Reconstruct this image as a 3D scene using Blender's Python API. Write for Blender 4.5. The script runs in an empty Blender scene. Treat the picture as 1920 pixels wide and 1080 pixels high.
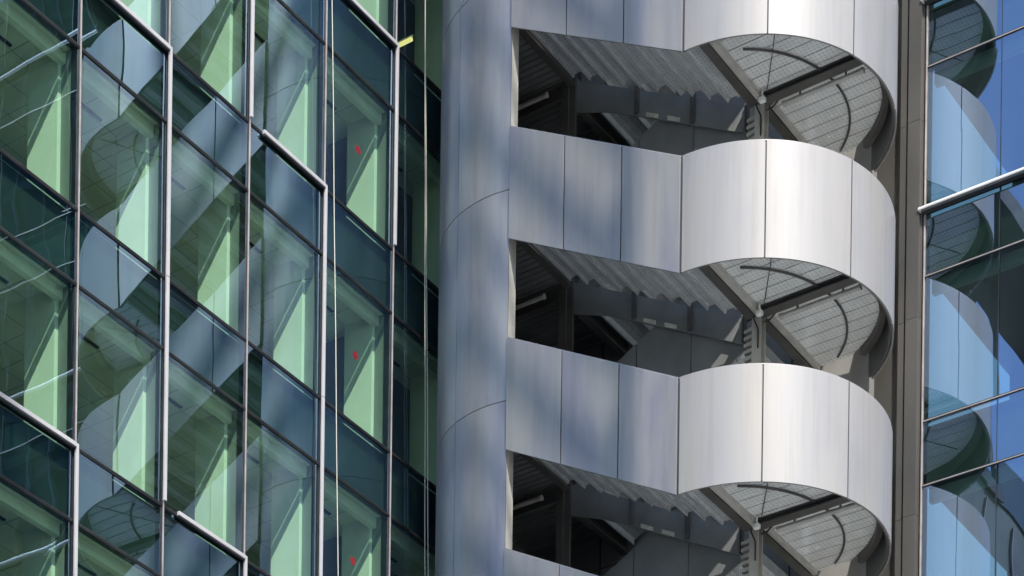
import bpy, math, random
from mathutils import Matrix, Vector
random.seed(7)
R = math.radians
scene = bpy.context.scene
COL = scene.collection

# ------------------------------------------------------------------ camera
SUN_EL, SUN_AZ = 49.5, -37.0           # azimuth from +x, degrees
cam_d = bpy.data.cameras.new('camera')
cam = bpy.data.objects.new('camera', cam_d)
COL.objects.link(cam)
cam_d.sensor_width = 36.0
cam_d.lens = 36.0 * 4756.27 / 1920.0
cam_d.shift_x = (960 - 919.15) / 1920.0
cam_d.shift_y = (3475.33 - 540) / 1920.0
cam_d.clip_start = 0.5
cam_d.clip_end = 3000
cam.matrix_world = (Matrix.Translation((30.2307, -31.1702, 0.0)) @ Matrix.Rotation(R(90) - 0.9702, 4, 'Z')
                    @ Matrix.Rotation(R(90), 4, 'X') @ Matrix.Rotation(0.0131, 4, 'Z'))
scene.camera = cam

# ------------------------------------------------------------------ sky and sun
world = bpy.data.worlds.new('World')
scene.world = world
world.use_nodes = True
wt = world.node_tree
for n in list(wt.nodes):
    wt.nodes.remove(n)
sky = wt.nodes.new('ShaderNodeTexSky')
sky.sky_type = 'NISHITA'
sky.sun_disc = False
sky.sun_elevation = R(SUN_EL)
sdx, sdy = math.cos(R(SUN_AZ)), math.sin(R(SUN_AZ))
sky.sun_rotation = math.atan2(sdx, sdy)
sky.air_density = 1.0
sky.dust_density = 0.4
sky.ozone_density = 2.0
bg = wt.nodes.new('ShaderNodeBackground')
bg.inputs[1].default_value = 0.15
wo = wt.nodes.new('ShaderNodeOutputWorld')
wt.links.new(sky.outputs[0], bg.inputs[0])
wt.links.new(bg.outputs[0], wo.inputs[0])

sun_d = bpy.data.lights.new('sun', 'SUN')
sun_d.energy = 4.2
sun_d.angle = R(0.53)
sun_d.color = (1.0, 0.95, 0.88)
sun = bpy.data.objects.new('sun', sun_d)
COL.objects.link(sun)
sdir = Vector((math.cos(R(SUN_EL)) * sdx, math.cos(R(SUN_EL)) * sdy, math.sin(R(SUN_EL))))
sun.rotation_euler = sdir.to_track_quat('Z', 'Y').to_euler()
sun.location = (40, -40, 90)

scene.view_settings.view_transform = 'Standard'
scene.view_settings.look = 'None'
scene.view_settings.exposure = 0.95
scene.view_settings.gamma = 1.0
scene.cycles.max_bounces = 14
scene.cycles.transparent_max_bounces = 16
scene.cycles.glossy_bounces = 8
scene.cycles.sample_clamp_indirect = 20.0
scene.cycles.blur_glossy = 0.3


# ------------------------------------------------------------------ materials
def new_mat(name):
    m = bpy.data.materials.new(name)
    m.use_nodes = True
    nt = m.node_tree
    for n in list(nt.nodes):
        nt.nodes.remove(n)
    out = nt.nodes.new('ShaderNodeOutputMaterial')
    return m, nt, out


def noise(nt, scale, detail=3, vec=None, rough=0.5):
    n = nt.nodes.new('ShaderNodeTexNoise')
    n.inputs['Scale'].default_value = scale
    n.inputs['Detail'].default_value = detail
    n.inputs['Roughness'].default_value = rough
    if vec is not None:
        nt.links.new(vec, n.inputs['Vector'])
    return n


def coords(nt, scl=(1, 1, 1)):
    tc = nt.nodes.new('ShaderNodeTexCoord')
    mp = nt.nodes.new('ShaderNodeMapping')
    mp.inputs['Scale'].default_value = scl
    oi = nt.nodes.new('ShaderNodeObjectInfo')
    ad = nt.nodes.new('ShaderNodeVectorMath')
    ad.operation = 'MULTIPLY_ADD'
    ad.inputs[1].default_value = (23.0, 41.0, 13.0)
    nt.links.new(oi.outputs['Random'], ad.inputs[0])
    nt.links.new(tc.outputs['Object'], ad.inputs[2])
    nt.links.new(ad.outputs[0], mp.inputs['Vector'])
    return mp.outputs[0]


def ramp(nt, fac, stops):
    r = nt.nodes.new('ShaderNodeValToRGB')
    els = r.color_ramp.elements
    while len(els) < len(stops):
        els.new(0.5)
    for e, (p, c) in zip(els, stops):
        e.position = p
        e.color = (*c, 1) if len(c) == 3 else c
    nt.links.new(fac, r.inputs[0])
    return r.outputs[0]


def mrange(nt, fac, lo, hi):
    r = nt.nodes.new('ShaderNodeMapRange')
    r.inputs['From Min'].default_value = 0.3
    r.inputs['From Max'].default_value = 0.7
    r.inputs['To Min'].default_value = lo
    r.inputs['To Max'].default_value = hi
    nt.links.new(fac, r.inputs['Value'])
    return r.outputs[0]


def bump(nt, h, strength, dist):
    b = nt.nodes.new('ShaderNodeBump')
    b.inputs['Strength'].default_value = strength
    b.inputs['Distance'].default_value = dist
    nt.links.new(h, b.inputs['Height'])
    return b.outputs[0]


def surf(name, c1, c2, rough=(0.5, 0.6), metal=0.0, scale=2.0, scl=(1, 1, 1), bmp=None, spec=0.5):
    """Principled with two mottled tones and varying gloss."""
    m, nt, out = new_mat(name)
    p = nt.nodes.new('ShaderNodeBsdfPrincipled')
    nt.links.new(p.outputs[0], out.inputs[0])
    v = coords(nt, scl)
    n = noise(nt, scale, 5, v, 0.6)
    nt.links.new(ramp(nt, n.outputs[0], [(0.3, c1), (0.7, c2)]), p.inputs['Base Color'])
    nt.links.new(mrange(nt, n.outputs[0], *rough), p.inputs['Roughness'])
    p.inputs['Metallic'].default_value = metal
    p.inputs['Specular IOR Level'].default_value = spec
    if bmp:
        n2 = noise(nt, bmp[0], 2, v)
        nt.links.new(bump(nt, n2.outputs[0], bmp[1], bmp[2]), p.inputs['Normal'])
    return m


def steel(name, tones, rough, metal, coat):
    """satin stainless sheet: cloudy tint standing for reflected sun and sky, vertical brushing, rain streaks, a thin glossy film."""
    m, nt, out = new_mat(name)
    p = nt.nodes.new('ShaderNodeBsdfPrincipled')
    nt.links.new(p.outputs[0], out.inputs[0])
    oi = nt.nodes.new('ShaderNodeObjectInfo')
    tc = nt.nodes.new('ShaderNodeTexCoord')
    off = nt.nodes.new('ShaderNodeVectorMath')
    off.operation = 'MULTIPLY_ADD'
    off.inputs[1].default_value = (37.0, 17.0, 29.0)
    nt.links.new(oi.outputs['Random'], off.inputs[0])
    nt.links.new(tc.outputs['Object'], off.inputs[2])

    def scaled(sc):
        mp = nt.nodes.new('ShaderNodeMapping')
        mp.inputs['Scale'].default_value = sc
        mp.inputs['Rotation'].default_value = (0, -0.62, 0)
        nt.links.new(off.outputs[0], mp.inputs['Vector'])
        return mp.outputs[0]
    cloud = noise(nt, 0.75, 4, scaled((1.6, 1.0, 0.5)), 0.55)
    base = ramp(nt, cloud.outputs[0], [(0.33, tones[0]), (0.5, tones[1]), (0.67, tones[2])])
    st = noise(nt, 7.0, 5, coords(nt, (1, 1, 0.04)), 0.62)
    dirt = ramp(nt, st.outputs[0], [(0.27, (0.84, 0.83, 0.81)), (0.52, (1, 1, 1))])
    mul = nt.nodes.new('ShaderNodeMix')
    mul.data_type = 'RGBA'
    mul.blend_type = 'MULTIPLY'
    mul.inputs[0].default_value = 0.8
    nt.links.new(base, mul.inputs[6])
    nt.links.new(dirt, mul.inputs[7])
    nt.links.new(mul.outputs[2], p.inputs['Base Color'])
    nt.links.new(mrange(nt, st.outputs[0], *rough), p.inputs['Roughness'])
    p.inputs['Metallic'].default_value = metal
    p.inputs['Coat Weight'].default_value = coat
    p.inputs['Coat Roughness'].default_value = 0.22
    p.inputs['Coat IOR'].default_value = 1.7
    wav = noise(nt, 0.8, 1, coords(nt, (1, 1, 0.3)))
    bn = bump(nt, wav.outputs[0], 0.02, 0.1)
    nt.links.new(bn, p.inputs['Normal'])
    nt.links.new(bn, p.inputs['Coat Normal'])
    return m


def glass(name, tint, refl, f0, wav=0.012):
    """coated facade glass: tinted see-through mixed with a mirror reflection by Fresnel."""
    m, nt, out = new_mat(name)
    tr = nt.nodes.new('ShaderNodeBsdfTransparent')
    tr.inputs[0].default_value = (*tint, 1)
    gl = nt.nodes.new('ShaderNodeBsdfGlossy')
    gl.inputs['Color'].default_value = (*refl, 1)
    gl.inputs['Roughness'].default_value = 0.0
    v = coords(nt)
    n = noise(nt, 0.55, 1, v)
    b = bump(nt, n.outputs[0], wav, 0.3)
    nt.links.new(b, gl.inputs['Normal'])
    # Schlick reflectance, the same from both sides of the sheet
    ge = nt.nodes.new('ShaderNodeNewGeometry')
    dt = nt.nodes.new('ShaderNodeVectorMath')
    dt.operation = 'DOT_PRODUCT'
    nt.links.new(ge.outputs['Normal'], dt.inputs[0])
    nt.links.new(ge.outputs['Incoming'], dt.inputs[1])

    def mth(op, a, b):
        n_ = nt.nodes.new('ShaderNodeMath')
        n_.operation = op
        for k_, q_ in enumerate((a, b)):
            if q_ is None:
                continue
            if isinstance(q_, (int, float)):
                n_.inputs[k_].default_value = q_
            else:
                nt.links.new(q_, n_.inputs[k_])
        return n_.outputs[0]
    c_ = mth('ABSOLUTE', dt.outputs['Value'], None)
    p5 = mth('POWER', mth('SUBTRACT', 1.0, c_), 4.0)
    fac = mth('ADD', mth('MULTIPLY', p5, 1.0 - f0), f0)
    mx = nt.nodes.new('ShaderNodeMixShader')
    nt.links.new(fac, mx.inputs[0])
    nt.links.new(tr.outputs[0], mx.inputs[1])
    nt.links.new(gl.outputs[0], mx.inputs[2])
    nt.links.new(mx.outputs[0], out.inputs[0])
    return m


def deck_mat(name, c1, c2, rough, metal):
    """galvanised sheet with an embossed grid."""
    m, nt, out = new_mat(name)
    p = nt.nodes.new('ShaderNodeBsdfPrincipled')
    nt.links.new(p.outputs[0], out.inputs[0])
    v = coords(nt)
    n = noise(nt, 6, 5, v, 0.65)
    col = ramp(nt, n.outputs[0], [(0.3, c1), (0.7, c2)])
    nt.links.new(mrange(nt, n.outputs[0], *rough), p.inputs['Roughness'])
    p.inputs['Metallic'].default_value = metal
    hs = []
    for ax in (0, 1):
        w = nt.nodes.new('ShaderNodeTexWave')
        w.bands_direction = 'XY'[ax]
        w.inputs['Scale'].default_value = 3.8
        w.inputs['Distortion'].default_value = 0.15
        nt.links.new(v, w.inputs['Vector'])
        hs.append(w.outputs['Fac'])
    mu = nt.nodes.new('ShaderNodeMath')
    mu.operation = 'MULTIPLY'
    nt.links.new(hs[0], mu.inputs[0])
    nt.links.new(hs[1], mu.inputs[1])
    nt.links.new(bump(nt, mu.outputs[0], 0.15, 0.003), p.inputs['Normal'])
    holes = ramp(nt, mu.outputs[0], [(0.45, (1, 1, 1)), (0.75, (0.72, 0.73, 0.72))])
    mul = nt.nodes.new('ShaderNodeMix')
    mul.data_type = 'RGBA'
    mul.blend_type = 'MULTIPLY'
    mul.inputs[0].default_value = 1.0
    nt.links.new(col, mul.inputs[6])
    nt.links.new(holes, mul.inputs[7])
    nt.links.new(mul.outputs[2], p.inputs['Base Color'])
    return m


def emit(name, col, s):
    m, nt, out = new_mat(name)
    e = nt.nodes.new('ShaderNodeEmission')
    e.inputs[0].default_value = (*col, 1)
    e.inputs[1].default_value = s
    nt.links.new(e.outputs[0], out.inputs[0])
    return m


M = {
    'glass_left': glass('green_facade_glass', (0.655, 0.85, 0.69), (0.54, 0.76, 1.0), 0.225, 0.014),
    'glass_spandrel': glass('spandrel_glass', (0.38, 0.56, 0.48), (0.50, 0.74, 1.0), 0.30, 0.014),
    'glass_right': glass('blue_facade_glass', (0.42, 0.60, 0.52), (0.56, 0.71, 0.98), 0.38, 0.014),
    'steel': steel('satin_metal', ((0.2337, 0.2239, 0.2608), (0.2886, 0.2755, 0.2772), (0.3239, 0.3034, 0.2854)), (0.44, 0.50), 0.36, 0.55),  # bluish shade and warm reflected sun mixed into these tones
    'steel_drum': steel('satin_metal_drum', ((0.2434, 0.2363, 0.234), (0.2636, 0.2535, 0.2457), (0.2769, 0.2613, 0.2418)), (0.56, 0.585), 0.18, 0.4),
    'steel_corner': steel('satin_metal_corner', ((0.1974, 0.1949, 0.2268), (0.2604, 0.2545, 0.2671), (0.315, 0.3007, 0.2898)), (0.36, 0.46), 0.45, 0.5),
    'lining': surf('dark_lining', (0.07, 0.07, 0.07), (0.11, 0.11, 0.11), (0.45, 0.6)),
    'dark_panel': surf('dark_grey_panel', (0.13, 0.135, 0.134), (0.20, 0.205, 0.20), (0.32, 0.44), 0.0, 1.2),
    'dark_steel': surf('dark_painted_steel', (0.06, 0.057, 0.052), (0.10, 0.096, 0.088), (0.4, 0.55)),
    'post': surf('warm_grey_steel', (0.38, 0.3657, 0.323), (0.494, 0.475, 0.4275), (0.4, 0.6), 0.0, 4),
    'beam_lit': surf('galvanised_beam_lit', (0.46, 0.45, 0.41), (0.60, 0.58, 0.53), (0.35, 0.5), 0.2, 4),
    'deck': deck_mat('galvanised_deck', (0.80, 0.82, 0.80), (0.94, 0.95, 0.93), (0.16, 0.28), 0.22),
    'tread': deck_mat('galvanised_tread', (0.66, 0.69, 0.70), (0.88, 0.91, 0.92), (0.14, 0.24), 0.5),
    'floor_plate': surf('floor_plate', (0.78, 0.78, 0.75), (0.88, 0.88, 0.85), (0.30, 0.36), 0.35, 3),
    'pier': surf('bronze_grey_cladding', (0.07225, 0.068, 0.06205), (0.1062, 0.1003, 0.0918), (0.36, 0.5), 0.25, 0.8, (1, 1, 0.25)),
    'silver': surf('silver_paint', (0.414, 0.405, 0.414), (0.486, 0.477, 0.477), (0.35, 0.42), 0.2, 1.5, (1, 1, 0.5)),
    'bright_silver': surf('bright_silver_paint', (0.68, 0.67, 0.66), (0.76, 0.75, 0.74), (0.3, 0.4), 0.1, 1.5),
    'mullion': surf('pale_bronze_mullion', (0.32, 0.28, 0.26), (0.44, 0.39, 0.365), (0.3, 0.45), 0.4, 3),
    'gasket': surf('black_gasket', (0.012, 0.013, 0.015), (0.03, 0.03, 0.032), (0.35, 0.5)),
    'white': surf('white_interior_paint', (0.74, 0.76, 0.72), (0.82, 0.83, 0.79), (0.6, 0.75), 0, 2),
    'ceiling': surf('ceiling_tile', (0.60, 0.62, 0.58), (0.70, 0.72, 0.67), (0.7, 0.8), 0, 1.5),
    'carpet': surf('grey_carpet', (0.20, 0.21, 0.19), (0.30, 0.31, 0.28), (0.85, 0.95), 0, 6),
    'wall_in': surf('grey_green_partition', (0.30, 0.34, 0.32), (0.42, 0.46, 0.43), (0.6, 0.7), 0, 0.7),
    'closure': surf('grey_closure_panel', (0.22, 0.24, 0.24), (0.30, 0.32, 0.31), (0.5, 0.6), 0, 1),
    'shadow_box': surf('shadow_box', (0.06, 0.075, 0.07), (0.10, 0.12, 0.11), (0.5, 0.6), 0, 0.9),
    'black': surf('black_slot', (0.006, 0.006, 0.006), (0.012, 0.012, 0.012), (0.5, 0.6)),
    'pale_wall': surf('pale_wall_panel', (0.20, 0.195, 0.185), (0.27, 0.265, 0.25), (0.5, 0.6), 0, 1),
    'red': surf('red_vinyl', (0.15, 0.004, 0.010), (0.20, 0.006, 0.014), (0.4, 0.5)),
    'rope': surf('pale_rope', (0.4675, 0.4505, 0.357), (0.612, 0.595, 0.493), (0.7, 0.85), 0, 25),
    'lamp_body': surf('grey_lamp_body', (0.36, 0.35, 0.33), (0.46, 0.45, 0.42), (0.35, 0.5), 0.1, 5),
    'sun_patch': surf('pale_sun_patch', (0.42, 0.41, 0.35), (0.62, 0.60, 0.52), (0.5, 0.6), 0, 9),
    'paving': surf('paving', (0.56, 0.55, 0.52), (0.68, 0.66, 0.62), (0.7, 0.85), 0, 0.4),
    'stone': surf('pale_stone', (0.50, 0.43, 0.33), (0.62, 0.54, 0.42), (0.7, 0.8), 0, 0.3),
    'dark_window': surf('dark_window', (0.022, 0.034, 0.03), (0.04, 0.055, 0.048), (0.1, 0.2)),
    'warm_tube': emit('lit_warm_tube', (1.0, 0.78, 0.34), 0.8),
}


# ------------------------------------------------------------------ helpers
class MB:
    def __init__(self):
        self.v, self.f, self.smooth = [], [], []
        self.slots = []

    def use(self, k):
        self.slots.append((len(self.f), k))

    def poly(self, pts, smooth=False):
        i = len(self.v)
        self.v += [tuple(p) for p in pts]
        self.f.append(list(range(i, i + len(pts))))
        self.smooth.append(smooth)

    def box(self, x0, x1, y0, y1, z0, z1):
        a = [(x0, y0, z0), (x1, y0, z0), (x1, y1, z0), (x0, y1, z0), (x0, y0, z1), (x1, y0, z1), (x1, y1, z1), (x0, y1, z1)]
        i = len(self.v)
        self.v += a
        for q in ((0, 3, 2, 1), (4, 5, 6, 7), (0, 1, 5, 4), (1, 2, 6, 5), (2, 3, 7, 6), (3, 0, 4, 7)):
            self.f.append([i + k for k in q])
            self.smooth.append(False)

    def prism(self, pts, off):
        """closed polygon pts extruded by the vector off."""
        off = Vector(off)
        n = len(pts)
        a = [Vector(p) for p in pts]
        b = [p + off for p in a]
        i = len(self.v)
        self.v += [tuple(p) for p in a + b]
        self.f.append([i + k for k in range(n)][::-1])
        self.f.append([i + n + k for k in range(n)])
        for k in range(n):
            self.f.append([i + k, i + (k + 1) % n, i + n + (k + 1) % n, i + n + k])
        self.smooth += [False] * (n + 2)

    def tube(self, p, r, seg=8, caps=True):
        p = [Vector(q) for q in p]
        rings = []
        for k, q in enumerate(p):
            d = (p[min(k + 1, len(p) - 1)] - p[max(k - 1, 0)]).normalized()
            u = d.cross(Vector((0, 0, 1)))
            if u.length < 1e-3:
                u = d.cross(Vector((1, 0, 0)))
            u.normalize()
            w = d.cross(u)
            i = len(self.v)
            for s in range(seg):
                t = 2 * math.pi * s / seg
                self.v.append(tuple(q + r * (math.cos(t) * u + math.sin(t) * w)))
            rings.append(i)
        for a, b in zip(rings, rings[1:]):
            for s in range(seg):
                self.f.append([a + s, a + (s + 1) % seg, b + (s + 1) % seg, b + s])
                self.smooth.append(True)
        if caps:
            self.f.append([rings[0] + s for s in range(seg)][::-1])
            self.f.append([rings[-1] + s for s in range(seg)])
            self.smooth += [False, False]

    def mesh(self, name, mats):
        me = bpy.data.meshes.new(name)
        me.from_pydata(self.v, [], self.f)
        for m in (mats if isinstance(mats, (list, tuple)) else [mats]):
            me.materials.append(M[m])
        me.polygons.foreach_set('use_smooth', self.smooth)
        for a, k in self.slots:
            for p in me.polygons[a:]:
                p.material_index = k
        me.validate()
        me.update()
        if any(self.smooth):
            me.set_sharp_from_angle(angle=R(35))
        return me


def link(name, me, parent=None, loc=(0, 0, 0)):
    o = bpy.data.objects.new(name, me)
    COL.objects.link(o)
    o.location = loc
    if parent is not None:
        o.parent = parent
    return o


def part(name, mb, mat, parent, loc=(0, 0, 0), bevel=0.0, label=None):
    me = mb.mesh(name, mat)
    o = link(name, me, parent, loc)
    if bevel:
        b = o.modifiers.new('bevel', 'BEVEL')
        b.width = bevel
        b.segments = 2
        b.limit_method = 'ANGLE'
        b.angle_limit = R(40)
    if label:
        o['label'] = label
    return o


def again(src, parent, loc):
    c = src.copy()
    COL.objects.link(c)
    c.parent = parent
    c.location = loc
    return c


def thing(name, label, cat, loc=(0, 0, 0), group=None):
    o = bpy.data.objects.new(name, None)
    COL.objects.link(o)
    o.empty_display_size = 0.3
    o.location = loc
    o['label'] = label
    o['category'] = cat
    if group:
        o['group'] = group
    return o


GZ = -1.6
# ------------------------------------------------------------------ ground
g = MB()
g.poly([(-1500, -1500, GZ), (1500, -1500, GZ), (1500, 1500, GZ), (-1500, 1500, GZ)])
go = part('ground', g, 'paving', None)
go['kind'] = 'structure'

# ------------------------------------------------------------------ office tower on the left: facade in the plane x = 0
tower = thing('office_building', 'office building on the left with green glazing set in stepped silver frames', 'office building', (0, 0, GZ))
UP = -GZ


def tpart(name, mb, mat, **k):
    return part(name, mb, mat, tower, (0, 0, UP), **k)


BAY = 2.204
I0, I1 = -2, 6                     # mullion lines
FL = list(range(-1, 5))            # floors, top to bottom
T = lambda n: 34.37 - 4.0 * n      # head of the vision glass
B = lambda n: 31.63 - 4.0 * n      # sill of the vision glass
Y = lambda i: BAY * i
JIT = lambda: random.uniform(-0.004, 0.004)


def pane(y0, y1, z0, z1):
    m = MB()
    m.poly([(JIT(), y0, z0), (JIT(), y1, z0), (JIT(), y1, z1), (JIT(), y0, z1)])
    return m


for n in FL:
    for i in range(I0, I1):
        y0, y1 = Y(i) + 0.012, Y(i + 1) - 0.012
        tpart('window_pane', pane(y0, y1, B(n) + 0.02, T(n) - 0.02), 'glass_left')
        tpart('spandrel_pane', pane(y0, y1, T(n) + 0.02, B(n - 1) - 0.02), 'glass_spandrel')
ZTOP, ZLOW = B(-2), B(4)
# slim mullions
for i in range(I0, I1 + 1):
    m = MB()
    m.box(0.012, 0.042, Y(i) - 0.012, Y(i) + 0.012, ZLOW, ZTOP)
    tpart('mullion', m, 'mullion', bevel=0.006)
    m = MB()
    m.box(-0.16, 0.011, Y(i) - 0.035, Y(i) + 0.035, ZLOW, ZTOP)
    tpart('gasket', m, 'gasket')
for n in FL:
    for z in (T(n), B(n)):
        for i in range(I0, I1):
            m = MB()
            m.box(-0.10, 0.022, Y(i) + 0.017, Y(i + 1) - 0.017, z - 0.026, z + 0.026)
            m.box(0.0225, 0.030, Y(i) + 0.017, Y(i + 1) - 0.017, z - 0.004, z + 0.008)
            tpart('transom', m, 'gasket')
# projecting silver frames: (mullion line, top z, bottom z) and (from line, to line, z)
for i, z1, z0 in ((0, B(2), ZLOW), (1, B(0), B(2)), (2, ZTOP, B(0)), (2, B(2), ZLOW), (3, B(0), ZLOW),
                  (4, B(-1), B(0)), (5, ZTOP, B(-1)), (-1, ZTOP, B(1)), (-2, B(1), ZLOW)):
    m = MB()
    zz = z1 + 0.042
    while zz > z0 + 0.2:
        nz = max(zz - 4.0 - (0.042 if zz == z1 + 0.042 else 0), z0 + 0.06)
        m.box(0.043, 0.084, Y(i) - 0.030, Y(i) + 0.030, nz + 0.008, zz)
        zz = nz
    tpart('silver_fin', m, 'silver', bevel=0.006)
    m = MB()
    m.box(0.043, 0.055, Y(i) - 0.040, Y(i) - 0.032, z0 + 0.06, z1 - 0.06)
    tpart('fin_edge', m, 'mullion')
for i, n in ((-1, 2), (0, 0), (2, 0), (1, 2), (3, -1), (-2, 1)):
    m = MB()
    z = B(n)
    m.box(0.032, 0.092, Y(i) + 0.35 if i in (1, 2) else Y(i) + 0.031, Y(i + 1) - 0.032, z - 0.032, z + 0.042)
    tpart('silver_ledge', m, 'silver', bevel=0.006)
    m = MB()
    m.box(0.03, 0.085, Y(i) + 0.36 if i in (1, 2) else Y(i) + 0.05, Y(i + 1) - 0.05, z - 0.062, z - 0.0325)
    tpart('ledge_underside', m, 'gasket')

# interior seen through the glass
YA, YB = Y(I0) - 0.02, Y(I1) + 0.02
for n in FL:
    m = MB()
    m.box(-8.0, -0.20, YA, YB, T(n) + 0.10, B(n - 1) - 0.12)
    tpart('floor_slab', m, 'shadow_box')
    m = MB()
    m.box(-8.0, -0.20, YA, YB, T(n) + 0.04, T(n) + 0.095)
    # tile joints
    tpart('ceiling', m, 'ceiling')
    m = MB()
    m.box(-8.0, -0.20, YA, YB, B(n - 1) - 0.115, B(n - 1) - 0.05)
    tpart('floor_finish', m, 'carpet')
    m = MB()
    m.box(-0.155, -0.125, YA, YB, T(n) + 0.03, B(n - 1) - 0.03)
    tpart('shadow_box', m, 'shadow_box')
    m = MB()
    m.box(-0.42, -0.30, YA, YB, T(n) - 0.16, T(n) + 0.035)
    tpart('blind_box', m, 'white')
    m = MB()
    for i in range(I0, I1):
        for s in range(1, 4):
            m.box(-7.9, -0.44, Y(i) + s * BAY / 4 - 0.004, Y(i) + s * BAY / 4 + 0.004, T(n) + 0.034, T(n) + 0.0385)
    for s in range(1, 12):
        m.box(-0.44 - s * 0.6 - 0.004, -0.44 - s * 0.6 + 0.004, YA, YB, T(n) + 0.030, T(n) + 0.0335)
    tpart('ceiling_joint', m, 'closure')
    for i in range(I0, I1):
        m = MB()
        m.box(-0.99, -0.93, Y(i) + 0.45, Y(i) + 1.55, T(n) + 0.008, T(n) + 0.028)
        tpart('slot_diffuser', m, 'black')
m = MB()
m.box(-8.2, -8.005, YA, YB, ZLOW, ZTOP)
tpart('rear_partition', m, 'wall_in')
for i in range(I0, I1 + 1):
    m = MB()
    m.prism([(-0.40, Y(i) - 0.095, ZLOW), (-0.40, Y(i) + 0.055, ZLOW), (-1.05, Y(i) + 0.055, ZLOW), (-1.05, Y(i) - 0.16, ZLOW)], (0, 0, ZTOP - ZLOW))
    tpart('column', m, 'white', bevel=0.008)
    m = MB()
    m.box(-0.398, -0.165, Y(i) - 0.02, Y(i) + 0.03, ZLOW, ZTOP)
    tpart('closure_panel', m, 'closure')
    if i % 2 == 0:
        m = MB()
        m.box(-7.9, -2.6, Y(i) + 0.35, Y(i) + 0.45, ZLOW, ZTOP)
        tpart('partition', m, 'wall_in')
m = MB()  # dark wall added so the corner bays look unlit inside
m.box(-1.75, -1.30, Y(4) + 0.12, Y(6) + 0.2, ZLOW, ZTOP)
tpart('shade_wall', m, 'dark_steel')
# red markers stuck to the glass, one above the other
for k, (y, z) in enumerate(((7.66, 32.95), (7.66, 28.97), (7.66, 24.99))):
    m = MB()
    pts = [(0.006, y + 0.075 * math.cos(2 * math.pi * a / 20), z + 0.075 * math.sin(2 * math.pi * a / 20)) for a in range(20)]
    m.prism(pts, (0.004, 0, 0))
    tpart('red_marker', m, 'red', label='red round marker stuck on the pane')
# the body above, below and beside the glazed bays
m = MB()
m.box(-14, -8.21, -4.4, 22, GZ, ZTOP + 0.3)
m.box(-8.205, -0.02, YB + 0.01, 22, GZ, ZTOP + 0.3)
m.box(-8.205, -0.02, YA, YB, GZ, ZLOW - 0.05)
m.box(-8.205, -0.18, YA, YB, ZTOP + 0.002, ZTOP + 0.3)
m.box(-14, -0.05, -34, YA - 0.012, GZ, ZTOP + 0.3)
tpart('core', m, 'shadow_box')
m = MB()
m.box(-14, 0.09, -12.44, 22, ZTOP + 0.303, ZTOP + 0.75)
tpart('roof_parapet', m, 'gasket')
m = MB()
m.box(-14, 0.0, -34, -12.45, ZTOP + 0.303, 41.3)
tpart('roof_storey', m, 'dark_window')
# side wing glazing south of the detailed bays, and the storeys below
m = MB()
for z0 in [B(n) for n in range(-1, 8)]:
    if z0 - 4 > GZ:
        m.poly([(0, -33.9, z0 - 3.97), (0, YA - 0.02, z0 - 3.97), (0, YA - 0.02, z0 - 0.03), (0, -33.9, z0 - 0.03)])
for z0 in [B(n) for n in range(5, 8)]:
    m.poly([(0.004, YA, z0 + 0.03), (0.004, YB, z0 + 0.03), (0.004, YB, z0 + 3.97), (0.004, YA, z0 + 3.97)])
tpart('wing_glazing', m, 'glass_spandrel')
m = MB()
for n in range(-1, 8):
    m.box(-0.04, 0.03, -33.9, YA - 0.02, B(n) - 0.03, B(n) + 0.03)
for i in range(1, 14):
    m.box(-0.04, 0.034, YA - i * BAY - 0.025, YA - i * BAY + 0.025, GZ, ZTOP)
tpart('wing_frame', m, 'mullion')
# flat roof canopy standing over the south wing
m = MB()
m.box(-2.0, 0.6, -33, -9.0, 47.8, 48.15)
m.box(0.6, 0.68, -33.1, -8.9, 47.7, 48.3)
for y in (-32, -26, -20, -14):
    m.box(-1.2, -0.95, y, y + 0.25, 41.3, 47.8)
tpart('roof_canopy', m, 'dark_steel')

# ------------------------------------------------------------------ stair tower
stair = thing('stair_tower', 'stair tower of satin steel with rounded drum landings between the two glass blocks', 'stair tower', (6.9, 10.97, GZ))
OX, OY = 6.9, 10.97


def spart(name, mb, mat, z=0.0, **k):
    return part(name, mb, mat, stair, (-OX, -OY, UP + z), **k)


def sagain(src, z):
    return again(src, stair, (-OX, -OY, UP + z))


RAD = 2.66
XF = 3.02
LV = range(-4, 5)
ZR = lambda k: -4.0 * k
ring = lambda t, r: (OX + r * math.cos(R(t)), OY + r * math.sin(R(t)))
FY = OY - RAD                          # front plane of the straight part, 8.31


def front_y(x):                        # slight splay of the straight front
    return FY + 0.12 * (6.85 - x) / 3.83


def slope_b(x):                        # parapet bottom along the straight part for level 0
    return 32.56 + 2.04 * (6.87 - x) / 3.85


def slope_t(x):
    return 30.67 + 4.0 + 2.055 * (6.87 - x) / 3.85


def parapet_flat(x0, x1):
    m = MB()
    g = 0.014
    x0, x1 = x0 + g, x1 - g
    q = [(x0, front_y(x0), slope_b(x0)), (x1, front_y(x1), slope_b(x1)), (x1, front_y(x1), slope_t(x1)), (x0, front_y(x0), slope_t(x0))]
    m.prism(q, (0, 0.035, 0))
    return m


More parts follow.
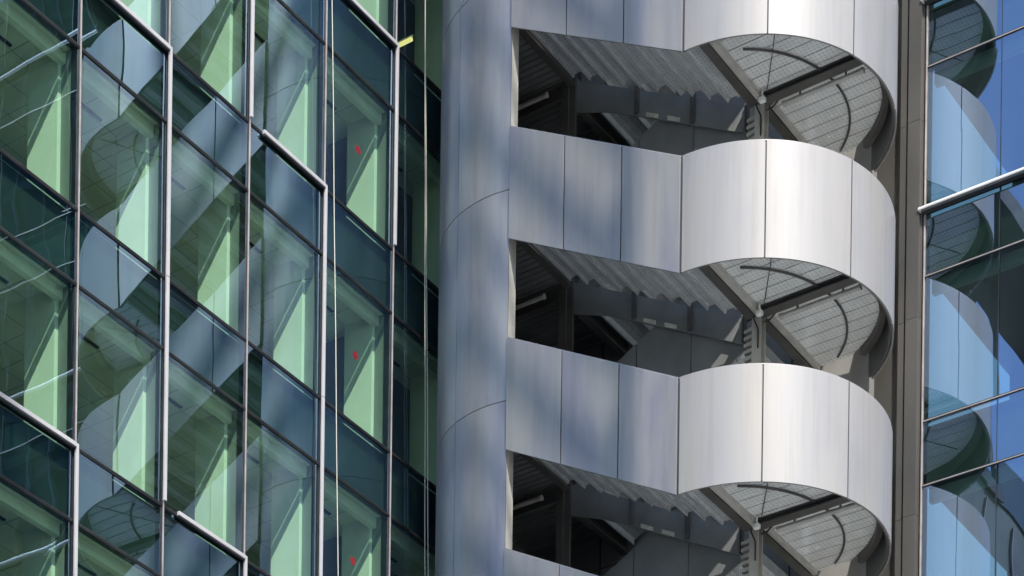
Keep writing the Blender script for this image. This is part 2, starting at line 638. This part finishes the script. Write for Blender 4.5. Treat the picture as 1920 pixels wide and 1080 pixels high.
def parapet_arc(t0, t1, r0, r1, z0, z1, step=1.2, ends=True):
    m = MB()
    n = max(2, int((t1 - t0) / step))
    idx = []
    for s in range(n + 1):
        t = t0 + (t1 - t0) * s / n
        i = len(m.v)
        for r, z in ((r1, z0), (r1, z1), (r0, z1), (r0, z0)):
            m.v.append((*ring(t, r), z))
        idx.append(i)
    for a, b in zip(idx, idx[1:]):
        m.f += [[a, b, b + 1, a + 1], [a + 1, b + 1, b + 2, a + 2], [a + 2, b + 2, b + 3, a + 3], [a + 3, b + 3, b, a]]
        m.smooth += [True, False, True, False]
    if ends:
        m.f += [[idx[0], idx[0] + 1, idx[0] + 2, idx[0] + 3], [idx[-1] + 3, idx[-1] + 2, idx[-1] + 1, idx[-1]]]
        m.smooth += [False, False]
    return m


protos = []
w3 = (6.87 - XF) / 3
for j in range(3):
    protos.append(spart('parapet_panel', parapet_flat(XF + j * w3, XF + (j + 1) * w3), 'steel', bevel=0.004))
arcs = (-90, -56.5, -19.5, 17.5, 57.5)
for a, b in zip(arcs, arcs[1:]):
    protos.append(spart('parapet_panel', parapet_arc(a + 0.3, b - 0.3, RAD - 0.035, RAD, 32.56, 34.665), 'steel_drum'))
# dark lining behind the panels
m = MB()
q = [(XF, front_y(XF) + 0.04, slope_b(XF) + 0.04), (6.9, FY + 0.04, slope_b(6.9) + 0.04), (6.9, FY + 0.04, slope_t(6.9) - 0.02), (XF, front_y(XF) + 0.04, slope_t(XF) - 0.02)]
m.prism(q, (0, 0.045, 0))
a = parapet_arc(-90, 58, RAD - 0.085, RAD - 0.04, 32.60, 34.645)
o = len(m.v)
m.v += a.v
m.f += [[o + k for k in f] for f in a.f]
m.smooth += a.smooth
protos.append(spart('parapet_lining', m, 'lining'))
# top capping strip, thin bright edge
for j in range(1):
    m = MB()
    q = [(XF, front_y(XF) + 0.02, slope_t(XF) + 0.002), (6.87, FY + 0.02, slope_t(6.87) + 0.002), (6.87, FY + 0.02, slope_t(6.87) + 0.02), (XF, front_y(XF) + 0.02, slope_t(XF) + 0.02)]
    m.prism(q, (0, 0.12, 0))
    a = parapet_arc(-90, 57, RAD - 0.14, RAD - 0.02, 34.667, 34.685)
    o = len(m.v)
    m.v += a.v
    m.f += [[o + k for k in f] for f in a.f]
    m.smooth += a.smooth
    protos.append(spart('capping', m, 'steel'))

# half landing: galvanised deck with ribs along x, in the drum
ZD = 33.13
m = MB()
yy = OY - 2.37
while yy < 13.12:
    for (ya, yb, z) in ((yy, yy + 0.245, ZD), (yy + 0.245, yy + 0.27, ZD + 0.045), (yy + 0.27, yy + 0.2999, ZD)):
        def xr(y):
            return OX + math.sqrt(max(2.385 ** 2 - (y - OY) ** 2, 0.0001))
        ya_, yb_ = ya, min(yb, 13.14)
        if yb_ <= ya_:
            continue
        m.prism([(6.95, ya_, z), (6.95, yb_, z), (xr(yb_), yb_, z), (xr(ya_), ya_, z)], (0, 0, 0.03))
    yy += 0.30
protos.append(spart('landing_deck', m, 'deck'))
m = MB()
pts = [(6.9, OY - 2.5, ZD + 0.08)] + [(*ring(t, 2.5), ZD + 0.08) for t in range(-88, 60, 4)] + [(6.9, 13.1, ZD + 0.08)]
m.prism(pts, (0, 0, 0.24))
protos.append(spart('landing_floor', m, 'floor_plate'))
# ring beam and dark annulus under the parapet
m = parapet_arc(-86, 58, 2.386, 2.50, ZD - 0.15, ZD + 0.078, 2)
protos.append(spart('ring_beam', m, 'dark_steel'))


def ibeam(p, q, wid, z0, z1):
    """steel I section laid from p to q (plan), bottom z0, top z1."""
    m = MB()
    p, q = Vector(p), Vector(q)
    d = (q - p).normalized()
    n = Vector((-d.y, d.x))
    for lo, hi, w in ((z0, z0 + 0.018, wid), (z0 + 0.0185, z1 - 0.0185, 0.02), (z1 - 0.018, z1, wid)):
        a = [p + n * w / 2, q + n * w / 2, q - n * w / 2, p - n * w / 2]
        m.prism([(c.x, c.y, lo) for c in a], (0, 0, hi - lo))
    return m


PX, PY = 7.06, 10.95
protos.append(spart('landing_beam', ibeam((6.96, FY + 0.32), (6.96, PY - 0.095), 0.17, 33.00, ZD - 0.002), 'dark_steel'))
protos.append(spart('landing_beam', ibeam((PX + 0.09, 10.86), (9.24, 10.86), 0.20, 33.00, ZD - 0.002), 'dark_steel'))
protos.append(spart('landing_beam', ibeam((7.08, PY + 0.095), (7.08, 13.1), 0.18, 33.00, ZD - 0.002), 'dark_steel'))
m = MB()  # pale strips stand for the sunlit sides of the landing beams
m.box(7.05, 7.16, FY + 0.32, PY - 0.10, 33.03, ZD - 0.003)
m.box(7.10, 7.165, FY + 0.32, PY - 0.10, 33.015, 33.0295)
protos.append(spart('lit_beam_side', m, 'beam_lit'))
m = MB()
m.box(7.175, 7.25, PY + 0.10, 13.1, 33.04, ZD - 0.003)
protos.append(spart('lit_beam_side', m, 'beam_lit'))
# dark tube drawn as the shadow arc under the deck, then cables
m = MB()
m.tube([(6.30 + 2.15 * math.cos(R(t)), 11.35 + 2.15 * math.sin(R(t)), ZD - 0.03) for t in range(-58, 54, 4)], 0.022, 6)
protos.append(spart('shadow_arc', m, 'dark_steel'))
m = MB()
m.tube([(PX + 0.1, PY + 0.02, 32.92), (PX + 0.2, PY + 0.07, 32.97), (PX + 0.34, PY + 0.06, 33.06), (PX + 0.6, PY + 0.07, 33.08), (9.1, PY + 0.07, 33.08)], 0.016, 6)
m.tube([(PX - 0.06, PY - 0.12, 33.05), (PX - 0.02, PY - 0.15, 32.92), (PX + 0.05, PY - 0.12, 32.75), (PX + 0.04, PY - 0.1, 32.4)], 0.014, 6)
m.tube([(7.3, 10.72, ZD - 0.015), (7.95, 9.75, ZD - 0.015), (8.3, 9.2, ZD - 0.015)], 0.008, 5)
protos.append(spart('cable', m, 'gasket'))
m = MB()
m.box(PX + 0.09, PX + 0.21, PY - 0.30, PY - 0.20, 32.90, 32.98)
m.tube([(PX + 0.15, PY - 0.25, 32.98), (PX + 0.15, PY - 0.25, ZD - 0.01)], 0.018, 6)
protos.append(spart('spotlight', m, 'white', bevel=0.01))

# front flight: treads descend from the floor landing (left) to the half landing (right)
tz = lambda x: 34.98 - 0.518 * (x - 3.22)
prof = [(0, 0), (0.43, 0), (0.43, -0.07), (0.41, -0.07), (0.405, -0.022), (0.285, -0.022), (0.265, -0.06), (0.215, -0.06), (0.195, -0.022),
        (0.03, -0.022), (0.025, -0.07), (0, -0.07)]
for s in range(10):
    x = 2.98 + 0.388 * s
    m = MB()
    m.prism([(x + a, front_y(x) + 0.14, tz(x + 0.2) + b + 0.06) for a, b in prof], (0, 10.70 - front_y(x) - 0.14, 0))
    m.box(x + 0.388, x + 0.396, front_y(x) + 0.14, 10.70, tz(x + 0.2) - 0.14, tz(x + 0.2) + 0.058)
    m.use(1)
    zt = tz(x + 0.2)
    m.box(x - 0.006, x + 0.012, front_y(x) + 0.14, 10.705, zt - 0.024, zt + 0.03)
    m.box(x + 0.20, x + 0.275, 10.7005, 10.712, zt - 0.006, zt + 0.036)
    m.use(2)
    m.box(x + 0.298, x + 0.40, front_y(x) + 0.145, 10.69, zt + 0.004, zt + 0.0375)
    protos.append(spart('tread', m, ['tread', 'silver', 'dark_steel']))
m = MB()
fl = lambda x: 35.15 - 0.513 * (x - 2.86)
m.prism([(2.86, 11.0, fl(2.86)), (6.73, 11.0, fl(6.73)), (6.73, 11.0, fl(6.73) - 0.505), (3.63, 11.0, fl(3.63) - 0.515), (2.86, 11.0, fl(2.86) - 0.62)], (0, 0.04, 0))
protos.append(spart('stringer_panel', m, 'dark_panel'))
for x in (4.24, 5.50, 6.69):
    m = MB()
    m.box(x, x + 0.09 if x < 6 else x + 0.03, 10.94, 10.996, fl(x) - 0.50, fl(x) + 0.02)
    protos.append(spart('stringer_stiffener', m, 'dark_steel'))
for x in (4.50, 4.98):  # pale quads in place of the sun patches on the stringer
    m = MB()
    z = fl(x) - 0.50
    m.prism([(x, 10.970, z), (x + 0.27, 10.970, z - 0.138), (x + 0.27, 10.970, z - 0.06), (x, 10.970, z + 0.078)], (0, 0.025, 0))
    protos.append(spart('sun_patch_plate', m, 'sun_patch'))
# back flight and its inner side panels
bt = lambda x: 33.30 + 0.50 * (x - 3.83)
bb = lambda x: 32.50 + 0.50 * (x - 6.46)
edges = [2.9, 4.28, 5.51, 6.72]
for a, b in zip(edges, edges[1:]):
    m = MB()
    a2, b2 = a + 0.012, b - 0.012
    m.prism([(a2, 11.09, bb(a2)), (b2, 11.09, bb(b2)), (b2, 11.09, bt(b2)), (a2, 11.09, bt(a2))], (0, 0.035, 0))
    protos.append(spart('balustrade_panel', m, 'dark_panel'))
m = MB()
m.prism([(3.0, 11.15, bb(3.0) + 0.10), (6.8, 11.15, bb(6.8) + 0.10), (6.8, 11.15, bb(6.8) + 0.32), (3.0, 11.15, bb(3.0) + 0.32)], (0, 1.95, 0))
for s in range(10):
    x = 3.05 + 0.38 * s
    m.box(x, x + 0.03, 11.16, 13.05, bb(x) - 0.02, bb(x) + 0.12)
protos.append(spart('back_flight', m, 'tread'))
# floor landing on the left
def xl(y):                              # inner face of the rounded corner
    d = CY_ - y
    return CX_ - math.sqrt(max(CR_ ** 2 - d * d, 0.0)) if d > 0 else CX_ - CR_


CX_, CY_, CR_ = 2.55, 10.65, 2.10
m = MB()
yy = 8.62
while yy < 13.1:
    for ya, yb, z in ((yy, yy + 0.115, 35.19), (yy + 0.1155, yy + 0.1495, 35.21)):
        m.prism([(xl(ya), ya, z), (2.78, ya, z), (2.78, yb, z), (xl(yb), yb, z)], (0, 0, 0.03))
    yy += 0.15
pts = [(2.78, 8.62, 35.245)] + [(2.78, 13.1, 35.245), (xl(13), 13.1, 35.245)] + [(xl(13.0 - 0.2 * q), 13.0 - 0.2 * q, 35.245) for q in range(22)]
m.prism(pts, (0, 0, 0.07))
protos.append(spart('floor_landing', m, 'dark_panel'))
protos.append(spart('landing_edge_beam', ibeam((2.80, 8.62), (2.80, 10.92), 0.15, 35.02, 35.18), 'dark_steel'))
protos.append(spart('landing_edge_beam', ibeam((2.84, 11.15), (2.84, 13.1), 0.16, 34.66, 35.18), 'dark_steel'))
protos.append(spart('landing_edge_beam', ibeam((0.62, 10.98), (2.55, 10.98), 0.15, 34.84, 35.18), 'dark_steel'))
# slats and gaps shaped as the striped shadows beside the centre post
m = MB()
for s in range(15):
    z = 31.0 + s * 0.13
    m.prism([(PX - 0.31, PY - 0.02, z), (PX - 0.105, PY - 0.02, z), (PX - 0.105, PY - 0.02, z + 0.085), (PX - 0.31, PY - 0.02, z + 0.05)], (0, 0.12, 0))
m.box(PX - 0.30, PX - 0.105, PY + 0.102, PY + 0.12, 30.95, 32.95)
protos.append(spart('shadow_stripes', m, 'post'))
# corner cladding: quarter-round steel casing left of the stair openings
CX, CY, CR = 2.55, 10.65, 2.22


def corner(t0, t1, z0, z1):
    m = MB()
    n = max(3, int((t1 - t0) / 2))
    idx = []
    for s in range(n + 1):
        t = R(t0 + (t1 - t0) * s / n)
        i = len(m.v)
        for r, z in ((CR, z0), (CR, z1), (CR - 0.05, z1), (CR - 0.05, z0)):
            m.v.append((CX + r * math.cos(t), CY + r * math.sin(t), z))
        idx.append(i)
    for a, b in zip(idx, idx[1:]):
        m.f += [[a, b, b + 1, a + 1], [a + 1, b + 1, b + 2, a + 2], [a + 2, b + 2, b + 3, a + 3], [a + 3, b + 3, b, a]]
        m.smooth += [True, False, True, False]
    m.f += [[idx[0], idx[0] + 1, idx[0] + 2, idx[0] + 3], [idx[-1] + 3, idx[-1] + 2, idx[-1] + 1, idx[-1]]]
    m.smooth += [False, False]
    return m


for t0, t1 in ((-180, -111.3), (-110.9, -78.0)):
    protos.append(spart('corner_panel', corner(t0, t1, 31.56, 35.545), 'steel_corner'))
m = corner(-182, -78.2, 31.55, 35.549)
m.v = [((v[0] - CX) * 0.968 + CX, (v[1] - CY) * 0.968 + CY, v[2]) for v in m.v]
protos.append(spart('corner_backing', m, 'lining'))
m = MB()
m.box(2.965, 3.005, 8.50, 8.74, 31.56, 35.545)
protos.append(spart('corner_return', m, 'post'))
# repeat every storey
for k in LV:
    if k:
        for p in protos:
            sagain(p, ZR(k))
ZS0, ZS1 = 15.0, 51.5
m = MB()
for a, b in (((PX - 0.10, PX + 0.10), (PY - 0.09, PY - 0.072)), ((PX - 0.10, PX + 0.10), (PY + 0.072, PY + 0.09)), ((PX - 0.012, PX + 0.012), (PY - 0.0715, PY + 0.0715))):
    m.box(a[0], a[1], b[0], b[1], GZ, ZS1)
spart('centre_post', m, 'post')
m = MB()
m.box(2.56, 2.72, 10.92, 11.10, GZ, ZS1)
m.box(2.7205, 2.85, 10.97, 11.03, GZ, ZS1)
spart('landing_post', m, 'dark_steel')
m = MB()
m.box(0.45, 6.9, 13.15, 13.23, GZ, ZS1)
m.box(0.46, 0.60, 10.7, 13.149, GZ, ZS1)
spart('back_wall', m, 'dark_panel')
m = MB()
m.box(6.901, 8.30, 13.32, 13.62, GZ, ZS1)
spart('drum_wall', m, 'pale_wall')
m = MB()
for x in (2.2, 4.4, 6.6):
    m.box(x, x + 0.02, 13.13, 13.149, GZ, ZS1)
for z in range(0, 50, 2):
    m.box(0.61, 6.9, 13.136, 13.148, z + 0.55, z + 0.57)
spart('wall_joint', m, 'black')
m = MB()
a = parapet_arc(-90, 57, 0.01, 2.6, ZS1, ZS1 + 0.3, 3)
m = a
m.box(2.6, 6.9, 8.5, 13.2, ZS1, ZS1 + 0.3)
spart('tower_roof', m, 'dark_steel')
m = parapet_arc(-90, 57, 2.2, 2.6, GZ, 16.5, 3)
m.box(2.6, 6.9, 8.5, 8.7, GZ, 16.5)
spart('tower_base', m, 'steel_corner')

# ------------------------------------------------------------------ dark cladding pier between drum and right block
pier = thing('clad_pier', 'tall dark bronze clad pier with vertical ribs right of the steel drum', 'pier', (8.9, 13.2, GZ))
prof2 = [(8.305, 13.6), (8.305, 13.33), (8.74, 13.30), (8.87, 13.17), (9.00, 13.17), (9.00, 13.205), (9.045, 13.205), (9.045, 13.13), (9.30, 13.13), (9.30, 13.205), (9.33, 13.205), (9.33, 13.6)]
zz = 33.185 - 4 * 8.7
for z0 in [33.185 - 3.77 * k for k in range(-5, 10)]:
    if z0 < GZ + 0.1:
        continue
    m = MB()
    lo = max(z0 - 3.762, GZ)
    m.prism([(x, y, lo) for x, y in prof2], (0, 0, z0 - lo))
    part('cladding_panel', m, 'pier', pier, (-8.9, -13.2, UP))
m = MB()
m.box(8.4, 9.28, 13.34, 13.58, GZ, 52)
part('pier_backing', m, 'black', pier, (-8.9, -13.2, UP))

# ------------------------------------------------------------------ right office block: facade in the plane y = 13.24
blk = thing('office_block', 'right office block with blue mirror glass reflecting the steel drum and sky', 'office block', (9.38, 13.24, GZ))
BX, BY = 9.38, 13.24


def bpart(name, mb, mat, **k):
    return part(name, mb, mat, blk, (-BX, -BY, UP), **k)


XS = [9.40, 10.90, 13.1, 15.3, 17.5]
RT = lambda n: 34.20 - 4.0 * n
RB = lambda n: 31.43 - 4.0 * n
J2 = lambda: random.uniform(-0.0025, 0.0025)
for n in range(-3, 5):
    for a, b in zip(XS, XS[1:]):
        for z0, z1, nm in ((RB(n), RT(n), 'window_pane'), (RT(n), RB(n - 1), 'spandrel_pane')):
            m = MB()
            m.poly([(a + 0.008, BY + J2(), z0 + 0.02), (b - 0.008, BY + J2(), z0 + 0.02), (b - 0.008, BY + J2(), z1 - 0.02), (a + 0.008, BY + J2(), z1 - 0.02)])
            bpart(nm, m, 'glass_right')
for x in XS[1:-1]:
    m = MB()
    m.box(x - 0.007, x + 0.007, BY - 0.004, BY + 0.05, RB(4), RB(-4))
    bpart('mullion', m, 'gasket')
m = MB()
m.box(9.36, 9.392, BY - 0.03, BY + 0.05, RB(4), RB(-4))
bpart('edge_trim', m, 'mullion', bevel=0.006)
for n in range(-3, 5):
    for z, thick in ((RT(n), 0), (RB(n), 1)):
        m = MB()
        m.box(9.393, 17.5, BY - 0.018, BY + 0.06, z - 0.022, z + 0.022)
        bpart('transom', m, 'gasket')
        m = MB()
        m.box(9.393, 17.5, BY - 0.026, BY - 0.0185, z - 0.016, z + 0.004)
        bpart('transom_trim', m, 'mullion')
for n in (-3, -1, 0, 3):
    m = MB()
    m.box(9.28, 17.5, BY - 0.15, BY - 0.03, RB(n) - 0.015, RB(n) + 0.05)
    bpart('silver_ledge', m, 'bright_silver', bevel=0.02)
    m = MB()
    m.box(9.36, 17.5, BY - 0.14, BY - 0.03, RB(n) - 0.06, RB(n) - 0.0155)
    bpart('ledge_underside', m, 'gasket')
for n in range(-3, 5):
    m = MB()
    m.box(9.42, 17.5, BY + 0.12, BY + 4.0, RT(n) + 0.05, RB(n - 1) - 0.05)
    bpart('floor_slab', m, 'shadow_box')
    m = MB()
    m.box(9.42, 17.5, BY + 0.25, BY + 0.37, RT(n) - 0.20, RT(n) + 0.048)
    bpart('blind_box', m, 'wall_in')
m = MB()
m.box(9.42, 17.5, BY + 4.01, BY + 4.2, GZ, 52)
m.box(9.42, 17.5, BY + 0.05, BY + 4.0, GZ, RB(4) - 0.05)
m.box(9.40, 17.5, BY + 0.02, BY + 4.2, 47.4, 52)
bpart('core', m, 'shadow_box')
m = MB()
m.box(17.52, 40, BY - 0.3, BY + 12, GZ, 52)
bpart('stone_wing', m, 'stone')
m = MB()
for z in range(1, 50, 4):
    for q in range(7):
        m.box(18.6 + q * 3.1, 20.2 + q * 3.1, BY - 0.34, BY - 0.301, z, z + 2.3)
bpart('wing_window', m, 'dark_window')

# ------------------------------------------------------------------ access ropes in front of the glazing
def rope(label, y_hi, z_hi, y_lo, z_lo):
    m = MB()
    k = (y_lo - y_hi) / (z_lo - z_hi)
    pts = []
    for s in range(30):
        z = 38.9 + (12.0 - 38.9) * s / 29
        pts.append((0.25 + 0.004 * math.sin(s * 1.3), y_hi + k * (z - z_hi) - Y(3), z - 12.0))
    m.tube(pts, 0.008, 6)
    o = part('access_rope', m, 'rope', None, (0, Y(3), 12.0))
    o['label'] = label
    o['category'] = 'rope'
    o['group'] = 'access ropes hanging down the glass facade'


rope('pale access rope hanging over the panes with the red round markers', 6.49, 35.04, 6.90, 24.31)
rope('left rope of the close pair hanging before the dark corner glazing', 9.45, 36.85, 9.70, 25.5)
rope('right rope of the close pair hanging before the dark corner glazing', 9.46, 36.85, 9.81, 25.54)


# ------------------------------------------------------------------ tube lamps
def tube_lamp(label, p, q, group):
    p, q = Vector(p), Vector(q)
    t = thing('tube_lamp', label, 'tube lamp', p, group)
    d = q - p
    m = MB()
    m.tube([(0, 0, 0), d], 0.045, 10)
    part('lamp_body', m, 'lamp_body', t)
    m = MB()
    u = d.normalized()
    m.tube([-u * 0.05, -u * 0.001], 0.055, 10)
    m.tube([d + u * 0.001, d + u * 0.05], 0.055, 10)
    part('end_cap', m, 'post', t)
    m = MB()
    for f in (0.2, 0.8):
        c = d * f
        m.box(c.x - 0.015, c.x + 0.015, c.y - 0.015, c.y + 0.015, 0.046, 0.15)
    part('bracket', m, 'dark_steel', t)
    return t


names = ('top', 'middle', 'lowest')
for k in (0, 1, 2):
    z = -4.0 * k
    tube_lamp(f'grey tube lamp under the {names[k]} rounded drum landing', (7.50, 11.06, 32.97 + z), (9.08, 11.06, 32.97 + z), 'tube lamps under the drum landings')
    tube_lamp(f'grey tube lamp in the dark {names[k]} opening beside the rounded corner', (0.75, 10.76, 34.93 + z), (2.28, 10.76, 34.93 + z), 'tube lamps under the floor landings')
t = thing('strip_light', 'short lit yellow tube inside the dark corner glazing', 'strip light', (-0.45, 9.97, 36.66))
m = MB()
d_ = Vector((-0.45, -0.02, -0.02))
m.tube([(0, 0, 0), d_], 0.04, 8)
part('lit_tube', m, 'warm_tube', t)
m = MB()
m.tube([(0.02, 0, 0.062), (-0.47, -0.02, 0.042)], 0.022, 6)
part('lamp_housing', m, 'white', t)


# ------------------------------------------------------------------ buildings across the street, seen only in reflections
def street_building(label, x0, x1, y0, y1, h, step, face):
    t = thing('street_building', label, 'building', ((x0 + x1) / 2, (y0 + y1) / 2, GZ))
    loc = (-(x0 + x1) / 2, -(y0 + y1) / 2, UP)
    m = MB()
    m.box(x0, x1, y0, y1, GZ, h)
    part('wall', m, 'stone', t, loc)
    m = MB()
    z = 2.0
    while z + 2.4 < h:
        if face == 'x':
            yy = y0 + 1.5
            while yy + 1.8 < y1:
                m.box(x0 - 0.03, x0 + 0.1, yy, yy + 1.8, z, z + 2.2)
                yy += step
        else:
            xx = x0 + 1.5
            while xx + 1.8 < x1:
                m.box(xx, xx + 1.8, y1 - 0.1, y1 + 0.03, z, z + 2.2)
                xx += step
        z += 3.8
    part('window_row', m, 'dark_window', t, loc)
    m = MB()
    m.box(x0 - 0.4, x1 + 0.4, y0 - 0.4, y1 + 0.4, h + 0.002, h + 0.5)
    part('cornice', m, 'stone', t, loc)


street_building('pale stone building with rows of dark windows facing the glass facade', 66, 80, -8, 60, 26, 3.6, 'x')
street_building('long low stone building across the street opposite the drum', -10, 38, -95, -75, 24, 3.6, 'y')
t = thing('glass_tower', 'tall dark green glass tower standing across the street', 'tower', (62, -56, GZ))
m = MB()
m.box(-14, 14, -14, 14, 0, 104)
part('wall', m, 'dark_window', t)
m = MB()
for z in range(4, 104, 4):
    m.box(-14.06, 14.06, -14.06, 14.06, z - 0.25, z + 0.25)
part('floor_band', m, 'shadow_box', t)
m = MB()
for x in range(-14, 15, 2):
    m.box(x - 0.05, x + 0.05, 14.001, 14.2, 0, 104)
    m.box(-14.2, -14.001, x - 0.05, x + 0.05, 0, 104)
part('fin', m, 'mullion', t)

# ------------------------------------------------------------------ unseen mast added to shade the rounded corner and streak the flat panels
t = thing('shade_mast', 'tall unseen mast added in front of the right block to cast shade', 'shade mast', (24.0, -7.1, GZ))
t.rotation_euler = (0, 0, R(-37))
W_ = 1.32
m = MB()
for sx in (-1, 1):
    for sy in (-1, 1):
        m.box(sx * W_ - 0.14, sx * W_ + 0.14, sy * W_ - 0.14, sy * W_ + 0.14, 0, 80)
part('chord', m, 'dark_steel', t)
m = MB()
for k in range(17):  # slanted gaps shaped to throw diagonal light streaks
    z = 4.0 * k
    for h0, h1 in ((0.1, 1.45), (2.3, 3.2)):
        m.prism([(W_, -W_ + 0.14, z + h0 + 8.4), (W_, -W_ + 0.14, z + h1 + 8.4), (W_, W_ - 0.14, z + h1), (W_, W_ - 0.14, z + h0)], (0.03, 0, 0))
part('shade_sheeting', m, 'closure', t)
m = MB()
m.box(-1.7, 1.7, -1.7, 1.7, 80.01, 80.4)
m.box(-0.3, 0.3, -6, 2.5, 80.41, 81.0)
part('head_frame', m, 'dark_steel', t)
